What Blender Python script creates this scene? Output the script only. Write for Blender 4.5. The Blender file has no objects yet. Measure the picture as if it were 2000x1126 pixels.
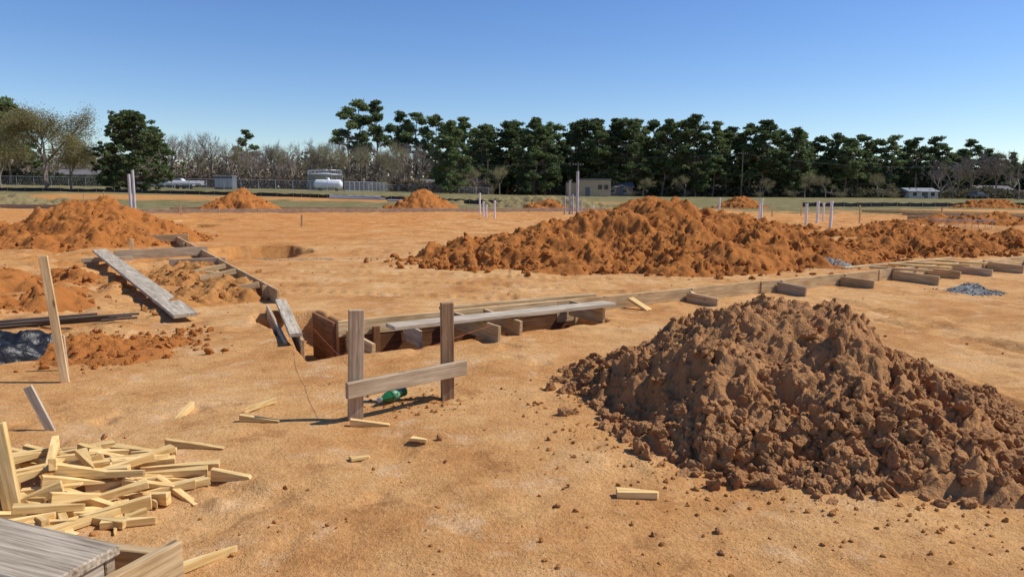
import bpy, math, random
import numpy as np
from mathutils import Vector, Matrix
random.seed(7); rng=np.random.default_rng(11)
S=bpy.context.scene; COL=S.collection

# ---------------------------------------------------------------- noise
def hash2(ix,iy,seed):
    n=(ix.astype(np.int64)*374761393+iy.astype(np.int64)*668265263+seed*974634777)&0xffffffff
    n=((n^(n>>13))*1274126177)&0xffffffff
    n=((n^(n>>15))*2246822519)&0xffffffff
    return ((n^(n>>16))&0xffffff)/float(0xffffff)
def vnoise(x,y,seed=0):
    ix=np.floor(x);iy=np.floor(y);fx=x-ix;fy=y-iy
    fx=fx*fx*(3-2*fx);fy=fy*fy*(3-2*fy)
    a=hash2(ix,iy,seed);b=hash2(ix+1,iy,seed);c=hash2(ix,iy+1,seed);d=hash2(ix+1,iy+1,seed)
    return (a*(1-fx)+b*fx)*(1-fy)+(c*(1-fx)+d*fx)*fy-0.5
def fbm(x,y,o=4,seed=0,g=0.5):
    s=0;a=1.0
    for i in range(o):
        c,sn=math.cos(i*1.1),math.sin(i*1.1)
        s=s+a*vnoise((x*c-y*sn)*2**i,(x*sn+y*c)*2**i,seed+i*17);a*=g
    return s
def bumps(x,y,cell,seed,rmin=.2,rmax=.6):
    X=x/cell;Y=y/cell;ix=np.floor(X);iy=np.floor(Y);out=np.zeros_like(X)
    for dx in(-1,0,1):
        for dy in(-1,0,1):
            jx=ix+dx;jy=iy+dy
            cx=jx+hash2(jx,jy,seed);cy=jy+hash2(jx,jy,seed+1)
            r=rmin+(rmax-rmin)*hash2(jx,jy,seed+2)**2
            d2=(X-cx)**2+(Y-cy)**2
            out=np.maximum(out,np.sqrt(np.maximum(0,r*r-d2)))
    return out*cell
def facets(x,y,cell,seed,tilt=.9):
    """crumbled soil: every cell is a tilted plane at its own height"""
    X=x/cell+.5*fbm(x/cell*1.3,y/cell*1.3,3,seed+40);Y=y/cell+.5*fbm(x/cell*1.3+9,y/cell*1.3+4,3,seed+41)
    ix=np.floor(X);iy=np.floor(Y);best=np.full_like(X,9.);out=np.zeros_like(X)
    for dx in(-1,0,1):
        for dy in(-1,0,1):
            jx=ix+dx;jy=iy+dy
            cx=jx+hash2(jx,jy,seed);cy=jy+hash2(jx,jy,seed+1)
            ddx=X-cx;ddy=Y-cy;d2=ddx**2+ddy**2
            h=(hash2(jx,jy,seed+2)-.5)*.8+ddx*(hash2(jx,jy,seed+3)-.5)*tilt+ddy*(hash2(jx,jy,seed+4)-.5)*tilt-d2*.35
            m=d2<best;out=np.where(m,h,out);best=np.minimum(best,d2)
    return out*cell
def sst(a,b,x):
    t=np.clip((x-a)/(b-a),0,1);return t*t*(3-2*t)

# ---------------------------------------------------------------- site frame
B0=np.array([2.52,10.16]);E1=np.array([.847,.5316]);E2=np.array([-.5316,.847])
def site(s,n): p=B0+E1*s+E2*n; return float(p[0]),float(p[1])

def gz(x,y,detail=True):
    x=np.asarray(x,float);y=np.asarray(y,float)
    far=sst(60,150,y)*np.interp(x,[-300,-100,-35,0,40],[2.2,1.9,1.2,.3,0.0])
    s=(x-B0[0])*E1[0]+(y-B0[1])*E1[1]; n=(x-B0[0])*E2[0]+(y-B0[1])*E2[1]
    z=far+0.05*fbm(x*.35,y*.35,2,5)
    nearw=1-sst(40,90,y)
    if detail:
        z=z+nearw*(.028*fbm(x*1.1,y*1.1,3,9)+.006*fbm(x*5,y*5,3,21))
        # shoe prints: short shallow ovals in scattered places
        fp=np.clip(fbm(x*4.2,y*4.2,2,61)-.24,0,.2)*sst(-.1,.25,fbm(x*.8,y*.8,2,66))
        z=z-nearw*fp*.16
        rough=np.clip(sst(-.05,.3,fbm(x*.3,y*.3,2,33))*.22+ sst(-3.6,-5.2,x)*sst(6,7.5,y)*sst(-5.4,-6.6,s)*1.0*(y<34),0,1)
        rough=np.maximum(rough,sst(20,26,y)*sst(2,12,x)*.9)
        rough=np.maximum(rough,sst(3,5,x)*sst(5,6,y)*(n<-1.2)*.25)
        rough=np.maximum(rough,sst(26,34,y)*.35)
        z=z+nearw*rough*(.16*fbm(x*1.6,y*1.6,4,41)+.5*facets(x,y,.30,51)*(.5+fbm(x*.9,y*.9,2,3)))
        for k,(a,b,c) in enumerate([(.25,1,10.2),(.25,1,11.5),(.12,1,13.1),(.10,1,14.3),(1,.12,4.55),(1,.12,6.0),(1,.5,8.8)]):
            L=math.hypot(a,b); d=(a*x+b*y-c)/L+.10*np.sin(x*.5+y*.4+k)
            w=np.exp(-(d/.16)**4)
            m=((n>.4)*(x<4)) if k<4 else (y>4.2)*(n<-.9)
            z=z-w*m*(.030+.013*np.sin((x*b-y*a)/L*30+np.abs(d)*22))+.018*m*np.exp(-((np.abs(d)-.21)/.05)**2)
    wob=.07*fbm(x*3,y*3,3,77)
    def pit(s0,s1,n0,n1,dep,e=.06):
        return dep*sst(s0-e,s0+e,s+wob)*(1-sst(s1-e,s1+e,s+wob))*sst(n0-e,n0+e,n+wob)*(1-sst(n1-e,n1+e,n+wob))
    z=z-pit(-5.6,-2.0,-.62,.38,.46)
    z=z-pit(-5.6,-4.85,0,1.9,.34)
    w2=.35*fbm(x*1.2,y*1.2,3,78)
    def ell(cx,cy,rx,ry,dep):
        q=np.sqrt(((x-cx)/rx)**2+((y-cy)/ry)**2)+w2
        return dep*(1-sst(.90,1.0,q))
    z=z-ell(-6.75,18.0,1.5,1.9,.95)-ell(-13.8,29.6,1.2,1.8,.8)-ell(-15.5,35,1.5,1.5,.4)
    z=z-ell(19,32,4,1.2,.3)
    return z
def gzs(x,y): return float(gz(np.array([x]),np.array([y]))[0])

# ---------------------------------------------------------------- mesh helpers
def mesh_np(name,V,F,mats,smooth=False,midx=None):
    V=np.ascontiguousarray(V,dtype=np.float32);F=np.ascontiguousarray(F,dtype=np.int32);k=F.shape[1]
    me=bpy.data.meshes.new(name)
    me.vertices.add(len(V));me.vertices.foreach_set('co',V.ravel())
    me.loops.add(F.size);me.loops.foreach_set('vertex_index',F.ravel())
    me.polygons.add(len(F));me.polygons.foreach_set('loop_start',np.arange(0,F.size,k,dtype=np.int32))
    if midx is not None: me.polygons.foreach_set('material_index',np.asarray(midx,dtype=np.int32))
    me.polygons.foreach_set('use_smooth',np.full(len(F),smooth))
    for m in mats: me.materials.append(m)
    me.update(calc_edges=True); me.validate()
    return me
def obj(name,me,parent=None,loc=None):
    o=bpy.data.objects.new(name,me);COL.objects.link(o)
    if parent: o.parent=parent
    if loc: o.location=loc
    return o
def empty(name,loc=(0,0,0)):
    o=bpy.data.objects.new(name,None);o.empty_display_size=.2;COL.objects.link(o);o.location=loc;return o
def grid_faces(nx,ny):
    i=np.arange(nx*ny).reshape(ny,nx)
    return np.stack([i[:-1,:-1],i[:-1,1:],i[1:,1:],i[1:,:-1]],-1).reshape(-1,4)

# ---------------------------------------------------------------- materials
def newmat(name,rough=.9,spec=.2):
    m=bpy.data.materials.new(name);m.use_nodes=True;nt=m.node_tree
    b=nt.nodes['Principled BSDF'];b.inputs['Roughness'].default_value=rough
    b.inputs['Specular IOR Level'].default_value=spec
    return m,nt,b
def noise(nt,vec,scale,detail=4,rough=.55):
    n=nt.nodes.new('ShaderNodeTexNoise');n.inputs['Scale'].default_value=scale;n.inputs['Detail'].default_value=detail;n.inputs['Roughness'].default_value=rough
    nt.links.new(vec,n.inputs['Vector']);return n.outputs['Fac']
def ramp(nt,fac,stops):
    r=nt.nodes.new('ShaderNodeValToRGB');nt.links.new(fac,r.inputs['Fac'])
    e=r.color_ramp.elements
    while len(e)<len(stops): e.new(.5)
    for i,(p,c) in enumerate(stops):
        e[i].position=p;e[i].color=(*c,1) if len(c)==3 else c
    return r.outputs['Color']
def mix(nt,f,a,b,mode='MIX'):
    m=nt.nodes.new('ShaderNodeMix');m.data_type='RGBA';m.blend_type=mode
    for sock,val in((m.inputs[0],f),(m.inputs[6],a),(m.inputs[7],b)):
        if isinstance(val,bpy.types.NodeSocket): nt.links.new(val,sock)
        elif isinstance(val,(int,float)): sock.default_value=val
        else: sock.default_value=(*val,1)
    return m.outputs[2]
def bump(nt,b,h,strength=.5,dist=.02):
    n=nt.nodes.new('ShaderNodeBump');n.inputs['Strength'].default_value=strength;n.inputs['Distance'].default_value=dist
    nt.links.new(h,n.inputs['Height'])
    nt.links.new(n.outputs['Normal'],b.inputs['Normal'])
def mth(nt,op,a,b=None,clamp=False):
    m=nt.nodes.new('ShaderNodeMath');m.operation=op;m.use_clamp=clamp
    for i,v in enumerate((a,b)):
        if v is None: continue
        if isinstance(v,(int,float)): m.inputs[i].default_value=v
        else: nt.links.new(v,m.inputs[i])
    return m.outputs[0]
def maprange(nt,v,a,b):
    m=nt.nodes.new('ShaderNodeMapRange');m.interpolation_type='SMOOTHSTEP'
    nt.links.new(v,m.inputs[0]);m.inputs[1].default_value=a;m.inputs[2].default_value=b
    return m.outputs[0]

def dirt_mat(name,c_dark,c_mid,c_light,bs=.6):
    m,nt,b=newmat(name,.97,.05)
    gn=nt.nodes.new('ShaderNodeNewGeometry');g=gn.outputs['Position']
    n1=noise(nt,g,1.3,5,.6);n2=noise(nt,g,9,6,.65);n3=noise(nt,g,70,4,.6)
    f=mth(nt,'ADD',n1,mth(nt,'MULTIPLY',mth(nt,'SUBTRACT',gn.outputs['Random Per Island'],.5),.35))
    c=ramp(nt,f,[(.3,c_dark),(.5,c_mid),(.72,c_light)])
    c=mix(nt,.5,c,ramp(nt,n2,[(.25,tuple(x*.62 for x in c_mid)),(.5,c_mid),(.75,tuple(min(1,x*1.35) for x in c_mid))]))
    c=mix(nt,.35,c,ramp(nt,n3,[(.3,tuple(x*.6 for x in c_mid)),(.7,tuple(x*1.35 for x in c_mid))]))
    nt.links.new(c,b.inputs['Base Color'])
    h=mth(nt,'ADD',n3,mth(nt,'MULTIPLY',n2,1.5))
    bump(nt,b,h,bs,.03)
    return m
M_clay=dirt_mat('orange_clay',(.35,.145,.042),(.44,.20,.062),(.53,.275,.10))
M_red=dirt_mat('red_clay',(.30,.10,.026),(.395,.147,.038),(.48,.21,.064))
M_brown=dirt_mat('brown_soil',(.28,.13,.052),(.40,.20,.083),(.51,.285,.125))
M_grav=dirt_mat('grey_gravel',(.20,.20,.18),(.30,.295,.27),(.42,.40,.37),1.0)
M_spoil=dirt_mat('weedy_spoil',(.13,.125,.05),(.24,.19,.09),(.34,.24,.12))

def ground_mat():
    m,nt,b=newmat('site_ground',.97,.05)
    g=nt.nodes.new('ShaderNodeNewGeometry').outputs['Position']
    sx=nt.nodes.new('ShaderNodeSeparateXYZ');nt.links.new(g,sx.inputs[0]);X,Y,Z=sx.outputs
    n0=noise(nt,g,.16,4,.6);n1=noise(nt,g,.7,7,.68);n2=noise(nt,g,5,8,.72);n3=noise(nt,g,45,5,.65)
    nm=noise(nt,g,2.1,6,.7);n4=noise(nt,g,140,3,.6)
    sand=ramp(nt,n1,[(.30,(.42,.19,.063)),(.44,(.535,.268,.095)),(.56,(.62,.345,.135)),(.70,(.68,.425,.20))])
    red=ramp(nt,n1,[(.3,(.42,.16,.042)),(.5,(.545,.24,.070)),(.7,(.605,.31,.107))])
    f=mth(nt,'ADD',mth(nt,'MULTIPLY',maprange(nt,Y,10,32),.7),mth(nt,'MULTIPLY',maprange(nt,X,-3.0,-6.5),.5))
    f=mth(nt,'ADD',f,mth(nt,'MULTIPLY',mth(nt,'SUBTRACT',n0,.53),2.4))
    f=mth(nt,'ADD',f,mth(nt,'MULTIPLY',mth(nt,'SUBTRACT',nm,.5),1.2),True)
    c=mix(nt,f,sand,red)
    c=mix(nt,mth(nt,'MULTIPLY',maprange(nt,nm,.53,.66),.55),c,(.68,.455,.25))
    c=mix(nt,mth(nt,'MULTIPLY',maprange(nt,nm,.45,.33),.6),c,(.34,.15,.052))
    c=mix(nt,.5,c,mix(nt,1.0,c,ramp(nt,n2,[(.25,(.5,.44,.38)),(.5,(1,1,1)),(.75,(1.2,1.24,1.3))]),'MULTIPLY'))
    c=mix(nt,.55,c,mix(nt,1.0,c,ramp(nt,n3,[(.25,(.55,.52,.5)),(.5,(1,1,1)),(.75,(1.3,1.3,1.3))]),'MULTIPLY'))
    c=mix(nt,.5,c,mix(nt,1.0,c,ramp(nt,n4,[(.3,(.55,.52,.5)),(.5,(1,1,1)),(.7,(1.35,1.35,1.35))]),'MULTIPLY'))
    vo=nt.nodes.new('ShaderNodeTexVoronoi');vo.inputs['Scale'].default_value=26;nt.links.new(g,vo.inputs['Vector'])
    sp=mth(nt,'MULTIPLY',mth(nt,'LESS_THAN',vo.outputs['Distance'],.15),mth(nt,'GREATER_THAN',n2,.5))
    c=mix(nt,mth(nt,'MULTIPLY',sp,.5),c,(.22,.10,.045))
    ge=noise(nt,g,.5,5,.7);gf=noise(nt,g,.06,5,.6)
    grass=ramp(nt,ge,[(.3,(.10,.095,.035)),(.5,(.19,.165,.07)),(.7,(.34,.26,.13))])
    yy=mth(nt,'ADD',Y,mth(nt,'MULTIPLY',mth(nt,'SUBTRACT',gf,.5),60))
    yy=mth(nt,'ADD',yy,mth(nt,'MULTIPLY',mth(nt,'SUBTRACT',ge,.5),20))
    edge=maprange(nt,mth(nt,'ADD',yy,mth(nt,'MULTIPLY',X,-.12)),54,61)
    road=mth(nt,'MULTIPLY',maprange(nt,yy,78,84),maprange(nt,yy,104,98))
    road=mth(nt,'MULTIPLY',road,mth(nt,'MULTIPLY',maprange(nt,X,-70,-60),maprange(nt,X,20,5)))
    gfac=mth(nt,'MULTIPLY',edge,mth(nt,'SUBTRACT',1.0,mth(nt,'MULTIPLY',road,.85)))
    c=mix(nt,gfac,c,grass)
    nt.links.new(c,b.inputs['Base Color'])
    h=mth(nt,'ADD',mth(nt,'MULTIPLY',n2,1.1),mth(nt,'ADD',mth(nt,'MULTIPLY',n3,.9),mth(nt,'ADD',mth(nt,'MULTIPLY',n4,.35),mth(nt,'MULTIPLY',sp,.4))))
    bump(nt,b,h,.75,.025)
    return m
M_ground=ground_mat()

def wood_mat(name,c1,c2,c3,rough=.9,knots=True,grain=22):
    m,nt,b=newmat(name,rough,.1)
    tc=nt.nodes.new('ShaderNodeTexCoord').outputs['Object']
    oi=nt.nodes.new('ShaderNodeObjectInfo')
    mp=nt.nodes.new('ShaderNodeMapping');nt.links.new(tc,mp.inputs[0]);mp.inputs['Scale'].default_value=(1.2,grain,grain)
    cb=nt.nodes.new('ShaderNodeCombineXYZ')
    r=mth(nt,'MULTIPLY',oi.outputs['Random'],37.0)
    for i in range(3): nt.links.new(r,cb.inputs[i])
    nt.links.new(cb.outputs[0],mp.inputs['Location'])
    n1=noise(nt,mp.outputs[0],2.2,6,.6)
    mp2=nt.nodes.new('ShaderNodeMapping');nt.links.new(tc,mp2.inputs[0]);mp2.inputs['Scale'].default_value=(2,6,6);nt.links.new(cb.outputs[0],mp2.inputs['Location'])
    n2=noise(nt,mp2.outputs[0],1.5,4,.6)
    c=ramp(nt,n1,[(.32,c1),(.5,c2),(.68,c3)])
    c=mix(nt,.6,c,mix(nt,1.0,c,ramp(nt,n2,[(.3,(.6,.56,.52)),(.6,(1.1,1.1,1.1))]),'MULTIPLY'))
    if knots:
        vo=nt.nodes.new('ShaderNodeTexVoronoi');vo.inputs['Scale'].default_value=2.2
        mp3=nt.nodes.new('ShaderNodeMapping');nt.links.new(tc,mp3.inputs[0]);mp3.inputs['Scale'].default_value=(1,3,3);nt.links.new(cb.outputs[0],mp3.inputs['Location'])
        nt.links.new(mp3.outputs[0],vo.inputs['Vector'])
        k=maprange(nt,vo.outputs['Distance'],.10,.04)
        c=mix(nt,mth(nt,'MULTIPLY',k,.7),c,tuple(x*.3 for x in c1))
    br=mth(nt,'ADD',mth(nt,'MULTIPLY',oi.outputs['Random'],.35),.82)
    cc=nt.nodes.new('ShaderNodeCombineColor')
    for i in range(3): nt.links.new(br,cc.inputs[i])
    c=mix(nt,1.0,c,cc.outputs[0],'MULTIPLY')
    nt.links.new(c,b.inputs['Base Color'])
    bump(nt,b,n1,.5,.006)
    return m
W_grey=wood_mat('weathered_wood',(.31,.22,.135),(.47,.35,.225),(.60,.47,.32))
W_silver=wood_mat('silvered_wood',(.27,.22,.155),(.44,.37,.27),(.58,.50,.38))
W_crate=wood_mat('crate_wood',(.20,.155,.105),(.44,.36,.26),(.60,.51,.39),grain=34)
W_tan=wood_mat('form_lumber',(.37,.235,.115),(.56,.39,.20),(.68,.50,.285))
W_new=wood_mat('fresh_pine',(.55,.34,.12),(.72,.49,.20),(.82,.61,.30))
W_dark=wood_mat('dark_stake',(.17,.10,.05),(.28,.175,.095),(.38,.25,.145))
W_brown=wood_mat('stained_board',(.13,.055,.025),(.20,.09,.04),(.27,.13,.06))

def flat(name,col,rough=.6,metal=0,var=.15,scale=3,spec=.4):
    m,nt,b=newmat(name,rough,spec);b.inputs['Metallic'].default_value=metal
    tc=nt.nodes.new('ShaderNodeTexCoord').outputs['Object']
    n=noise(nt,tc,scale,5,.6)
    c=ramp(nt,n,[(.3,tuple(x*(1-var) for x in col)),(.7,tuple(min(1,x*(1+var)) for x in col))])
    nt.links.new(c,b.inputs['Base Color']);return m
M_pvc=flat('white_pvc',(.74,.72,.70),.45)
M_conduit=flat('grey_conduit',(.42,.43,.44),.5)
M_white=flat('white_paint',(.80,.80,.80),.45)
M_steel=flat('galvanised_steel',(.45,.47,.49),.45,.4)
M_tan=flat('tan_wall',(.50,.37,.22),.85)
M_roof=flat('roof_shingle',(.16,.15,.15),.9)
M_roofm=flat('pale_metal_roof',(.24,.25,.27),.8)
M_win=flat('window_glass',(.03,.035,.04),.15)
M_siding=flat('pale_siding',(.60,.58,.54),.8)
M_brick=flat('house_brick',(.24,.18,.14),.9)
M_rebar=flat('rusty_rebar',(.10,.075,.06),.7,.3)
M_black=flat('black_fabric',(.02,.02,.021),.7)
M_pole=flat('pole_wood',(.16,.125,.095),.9)
M_dgrey=flat('dark_grey_paint',(.14,.15,.16),.6)
M_tire=flat('tire_rubber',(.02,.02,.02),.8)
M_string=flat('mason_line',(.5,.12,.05),.7)
def plastic():
    m,nt,b=newmat('black_plastic_sheet',.38,.35);b.inputs['Base Color'].default_value=(.012,.012,.013,1)
    g=nt.nodes.new('ShaderNodeNewGeometry').outputs['Position']
    bump(nt,b,noise(nt,g,14,4,.6),.5,.03);return m
M_plastic=plastic()

def leaf_mat(name,c1,c2,c3,scale=.35,trans=.25):
    m,nt,b=newmat(name,.75,.2)
    g=nt.nodes.new('ShaderNodeNewGeometry')
    n=noise(nt,g.outputs['Position'],scale,3,.6)
    f=mth(nt,'ADD',mth(nt,'MULTIPLY',n,.6),mth(nt,'MULTIPLY',g.outputs['Random Per Island'],.4))
    oi=nt.nodes.new('ShaderNodeObjectInfo')
    f=mth(nt,'ADD',f,mth(nt,'MULTIPLY',mth(nt,'SUBTRACT',oi.outputs['Random'],.5),.38))
    c=ramp(nt,f,[(.28,c1),(.5,c2),(.75,c3)])
    nt.links.new(c,b.inputs['Base Color'])
    t=nt.nodes.new('ShaderNodeBsdfTranslucent');nt.links.new(c,t.inputs['Color'])
    ms=nt.nodes.new('ShaderNodeMixShader');ms.inputs[0].default_value=trans
    nt.links.new(b.outputs[0],ms.inputs[1]);nt.links.new(t.outputs[0],ms.inputs[2])
    nt.links.new(ms.outputs[0],nt.nodes['Material Output'].inputs['Surface']);return m
L_pine=leaf_mat('pine_needles',(.075,.10,.042),(.14,.185,.070),(.24,.29,.115),.35,.42)
L_bud=leaf_mat('spring_buds',(.20,.18,.065),(.31,.275,.105),(.42,.38,.17),.35,.4)
L_brush=leaf_mat('underbrush',(.055,.06,.034),(.10,.10,.054),(.20,.17,.10),.3,.3)
L_twig=leaf_mat('bare_thicket',(.12,.09,.062),(.19,.15,.105),(.28,.23,.16),.3,.25)
M_bark=flat('bark',(.24,.175,.13),.95,0,.3,1)
M_barkg=flat('grey_bark',(.24,.195,.155),.95,0,.3,1)

# ---------------------------------------------------------------- ground
def axis_x():
    a=list(np.arange(0,4.2,.03))
    while a[-1]<1600: a.append(a[-1]*1.015)
    a=np.array(a);return np.concatenate([-a[::-1][:-1],a])
def axis_y():
    a=list(np.arange(1.9,9.5,.026))
    while a[-1]<2600: a.append(a[-1]*1.0085)
    b=[1.9-.05*1.25**i for i in range(36)]
    return np.concatenate([np.array(b[::-1]),np.array(a)])
ax=axis_x();ay=np.unique(axis_y())
GX,GY=np.meshgrid(ax,ay)
GZ=gz(GX,GY)
obj('ground',mesh_np('ground',np.stack([GX,GY,GZ],-1).reshape(-1,3),grid_faces(len(ax),len(ay)),[M_ground],True))
del GX,GY,GZ

# ---------------------------------------------------------------- rocks
import bmesh
def ico(sub):
    bm=bmesh.new();bmesh.ops.create_icosphere(bm,subdivisions=sub,radius=1)
    V=np.array([v.co[:] for v in bm.verts]);F=np.array([[v.index for v in f.verts] for f in bm.faces]);bm.free();return V,F
ICO={1:ico(1),2:ico(2),3:ico(3),4:ico(4)}
def rockvar(sub,seed):
    V,F=ICO[sub];r=np.random.default_rng(seed)
    d=np.ones(len(V))
    for k in range(11):
        n=r.normal(size=3);n/=np.linalg.norm(n);c=.45+.35*r.random()
        p=V@n; d=np.where(p*d>c,c/np.maximum(p,1e-3),d)
    d=d*(1+.45*vnoise(V[:,0]*1.7+seed,V[:,1]*1.7+V[:,2]*1.7,seed)+.25*vnoise(V[:,0]*4,V[:,2]*4+V[:,1]*3,seed+3)+.16*vnoise(V[:,0]*8,V[:,2]*8+V[:,1]*6,seed+5))
    if sub==4: d=d*(1+.10*vnoise(V[:,0]*15,V[:,2]*15+V[:,1]*11,seed+6))
    return V*d[:,None]*np.array([1.2,.7+.5*r.random(),.6+.4*r.random()])
RV={s:[rockvar(s,i+20*s) for i in range(12)] for s in ICO}
def rocks(name,P,Rs,mat,parent=None,smooth=False):
    Vs=[];Fs=[];off=0
    for p,r in zip(P,Rs):
        s=4 if (r>.05 and p[1]<9) else 3 if r>.03 else (2 if r>.012 else 1)
        b=RV[s][rng.integers(12)]
        q=rng.normal(size=4);q/=np.linalg.norm(q);w,x,y,z=q
        Rm=np.array([[1-2*(y*y+z*z),2*(x*y-z*w),2*(x*z+y*w)],[2*(x*y+z*w),1-2*(x*x+z*z),2*(y*z-x*w)],[2*(x*z-y*w),2*(y*z+x*w),1-2*(x*x+y*y)]])
        Vs.append((b*r)@Rm.T+p);F=ICO[s][1];Fs.append(F+off);off+=len(b)
    return obj(name,mesh_np(name,np.concatenate(Vs),np.concatenate(Fs),[mat],smooth),parent)

# ---------------------------------------------------------------- mounds
def mound(name,hf,x0,x1,y0,y1,res,mat,cell,amp,nrock=0,rr=(.006,.05),spread=.25,seed=1,big=0,bigr=(.04,.085),pw=3.0):
    xs=np.arange(x0,x1,res);ys=np.arange(y0,y1,res);X,Y=np.meshgrid(xs,ys)
    def surf(X,Y):
        h=hf(X,Y);m=np.clip(h/.10,0,1)
        lump=amp*(fbm(X/cell*.5,Y/cell*.5,5,seed,.6)*1.1*cell)
        patch=np.clip(.6+1.5*fbm(X/cell*.35,Y/cell*.35,2,seed+50),.3,1.2)
        b=(facets(X,Y,cell*1.3,seed+5)*.55+facets(X,Y,cell*.6,seed+9)*.7+facets(X,Y,cell*.27,seed+13)*.8+bumps(X,Y,cell*.5,seed+15,.05,.55)*.5)*patch
        z=gz(X,Y)+np.where(h>0,h,np.maximum(h,-.4)*.5)+m*(lump+b*amp)-.02
        return z,h
    Z,H=surf(X,Y)
    par=empty(name)
    obj('heap',mesh_np(name,np.stack([X,Y,Z],-1).reshape(-1,3),grid_faces(len(xs),len(ys)),[mat],True),par)
    if nrock:
        px=rng.uniform(x0,x1,nrock*6);py=rng.uniform(y0,y1,nrock*6)
        z,h=surf(px,py)
        keep=(h>-spread)&(rng.random(len(px))<np.where(h>0,1,np.exp(h/spread*3)*.45))
        keep&=rng.random(len(px))<np.clip(.5+1.7*fbm(px/cell*.3,py/cell*.3,2,seed+77),.15,1)
        px,py,z,h=px[keep][:nrock],py[keep][:nrock],z[keep][:nrock],h[keep][:nrock]
        z=np.maximum(z,gz(px,py))
        u=rng.random(len(px));R=rr[0]+(rr[1]-rr[0])*u**pw*(.45+.9*(1-np.clip(h/.6,0,1)))
        P=np.stack([px,py,z+R*.15],-1)
        rocks('clods',P,R,mat,par)
    if big:
        px=rng.uniform(x0,x1,big*12);py=rng.uniform(y0,y1,big*12);z,h=surf(px,py)
        k=(h>.0)&(rng.random(len(px))<(1.1-np.clip(h/h.max(),0,1)*.7));px,py,z=px[k][:big],py[k][:big],z[k][:big]
        R=rng.uniform(*bigr,len(px))*rng.random(len(px))**.5;R=np.maximum(R,bigr[0]*.7)
        rocks('lumps',np.stack([px,py,z+R*.1],-1),R,mat,par)
    return par
def cone(cx,cy,rx,ry,h,seed,pw=1.0,wob=.35,ang=0):
    ca,sa=math.cos(ang),math.sin(ang)
    def f(X,Y):
        dx=X-cx;dy=Y-cy;a=(dx*ca+dy*sa)/rx;b=(-dx*sa+dy*ca)/ry
        q=np.sqrt(a*a+b*b)
        q=q+wob*fbm((X-cx)/rx*1.5+seed,(Y-cy)/ry*1.5,3,seed)*np.clip(q*1.5,0,1)
        q=np.sqrt(q*q+.012)
        return h*(1.05-q**pw*1.05)
    return f
def main_h(X,Y):
    a=np.array([1.75,5.45]);b=np.array([2.28,5.25]);ab=b-a
    t=np.clip(((X-a[0])*ab[0]+(Y-a[1])*ab[1])/(ab@ab),0,1)
    dx=X-(a[0]+t*ab[0]);dy=Y-(a[1]+t*ab[1]);d=np.hypot(dx,dy)
    ang=np.arctan2(dy,dx)
    R=1.36+.42*np.clip(-np.sin(ang),0,1)**2-.18*np.clip(-np.cos(ang),0,1)**1.5-.02*np.clip(np.cos(ang),0,1)
    R=R*(1+.20*fbm(np.cos(ang)*1.6+3,np.sin(ang)*1.6,3,8))
    q=d/R
    h=.87*(1-np.sqrt(q*q+.006))
    h2=.40*(1-np.hypot((X-1.05)/.60,(Y-5.75)/.70))
    return np.maximum(h,h2)+.07*fbm(X*2.2,Y*2.2,3,90)
mound('dirt_mound',main_h,.0,4.4,2.9,7.6,.0115,M_brown,.17,1.0,12500,(.0035,.056),.12,3,big=190,bigr=(.03,.09),pw=5.0)
c1=cone(3.7,18.2,4.6,4.4,1.48,5,.95);c2=cone(.2,15.7,2.9,2.4,.66,6,1.1);c3=cone(6.0,17.2,3.4,2.2,.75,7)
c4=cone(12,19.8,7.5,1.6,.50,8,1,.5,.35)
mound('dirt_mound',lambda X,Y:np.maximum(np.maximum(c1(X,Y),c2(X,Y)),np.maximum(c3(X,Y),c4(X,Y))),-4,21,12,24.5,.04,M_red,.30,.9,8000,(.010,.085),.25,31,big=160,bigr=(.06,.14),pw=4.5)
c5=cone(-12.4,21.2,3.0,3.2,1.42,15);c6=cone(-16.3,20.5,3.2,2.6,.75,16)
mound('dirt_mound',lambda X,Y:np.maximum(c5(X,Y),c6(X,Y)),-21,-8,16,26,.04,M_red,.28,.7,3500,(.010,.075),.25,61,big=50,bigr=(.05,.12),pw=4.5)
for i,(cx,cy,rx,ry,h,m) in enumerate([(-19.3,51,2.9,2.7,1.66,M_red),(-7.2,57,3.0,2.7,1.75,M_red),(21.8,68,2.6,2.5,1.25,M_red),(51,76,4,3,1.0,M_red),(11.5,60,3.0,2.5,1.25,M_red),(3,61,2.2,2,.9,M_red)]):
    mound('dirt_mound',cone(cx,cy,rx,ry,h,40+i),cx-rx*1.5,cx+rx*1.5,cy-ry*1.5,cy+ry*1.5,.08,m,.3,.8,250,(.03,.12),.3,70+i)
for i,(cx,cy,rx,ry,h) in enumerate([(-47,62,9,4,1.5),(2.5,66,7,3,1.2),(-2.5,80,8,3,.6)]):
    mound('weedy_spoil_bank',cone(cx,cy,rx,ry,h,140+i,.8),cx-rx*1.5,cx+rx*1.5,cy-ry*1.5,cy+ry*1.5,.15,M_spoil,.6,.9,0,seed=170+i)
c7=cone(-4.3,10.3,1.0,1.25,.24,23,1,.6);c8=cone(-5.9,12.9,.9,1.7,.26,24,1,.6,.5)
mound('spoil_heap',lambda X,Y:np.maximum(c7(X,Y),c8(X,Y)),-7.6,-2.6,8.2,15.5,.025,M_clay,.2,.9,900,(.006,.055),.15,81,big=35,bigr=(.04,.10),pw=4)
mound('spoil_heap',cone(-3.95,6.95,.75,.7,.12,26,1,.6),-5,-2.8,5.8,8.1,.018,M_red,.16,.8,500,(.004,.04),.1,91,big=14,bigr=(.03,.07),pw=4)
c9=cone(-9.5,11.5,2.6,1.6,.25,33,1,.7);c10=cone(-7.2,9.2,1.6,1.3,.2,34,1,.7)
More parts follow.
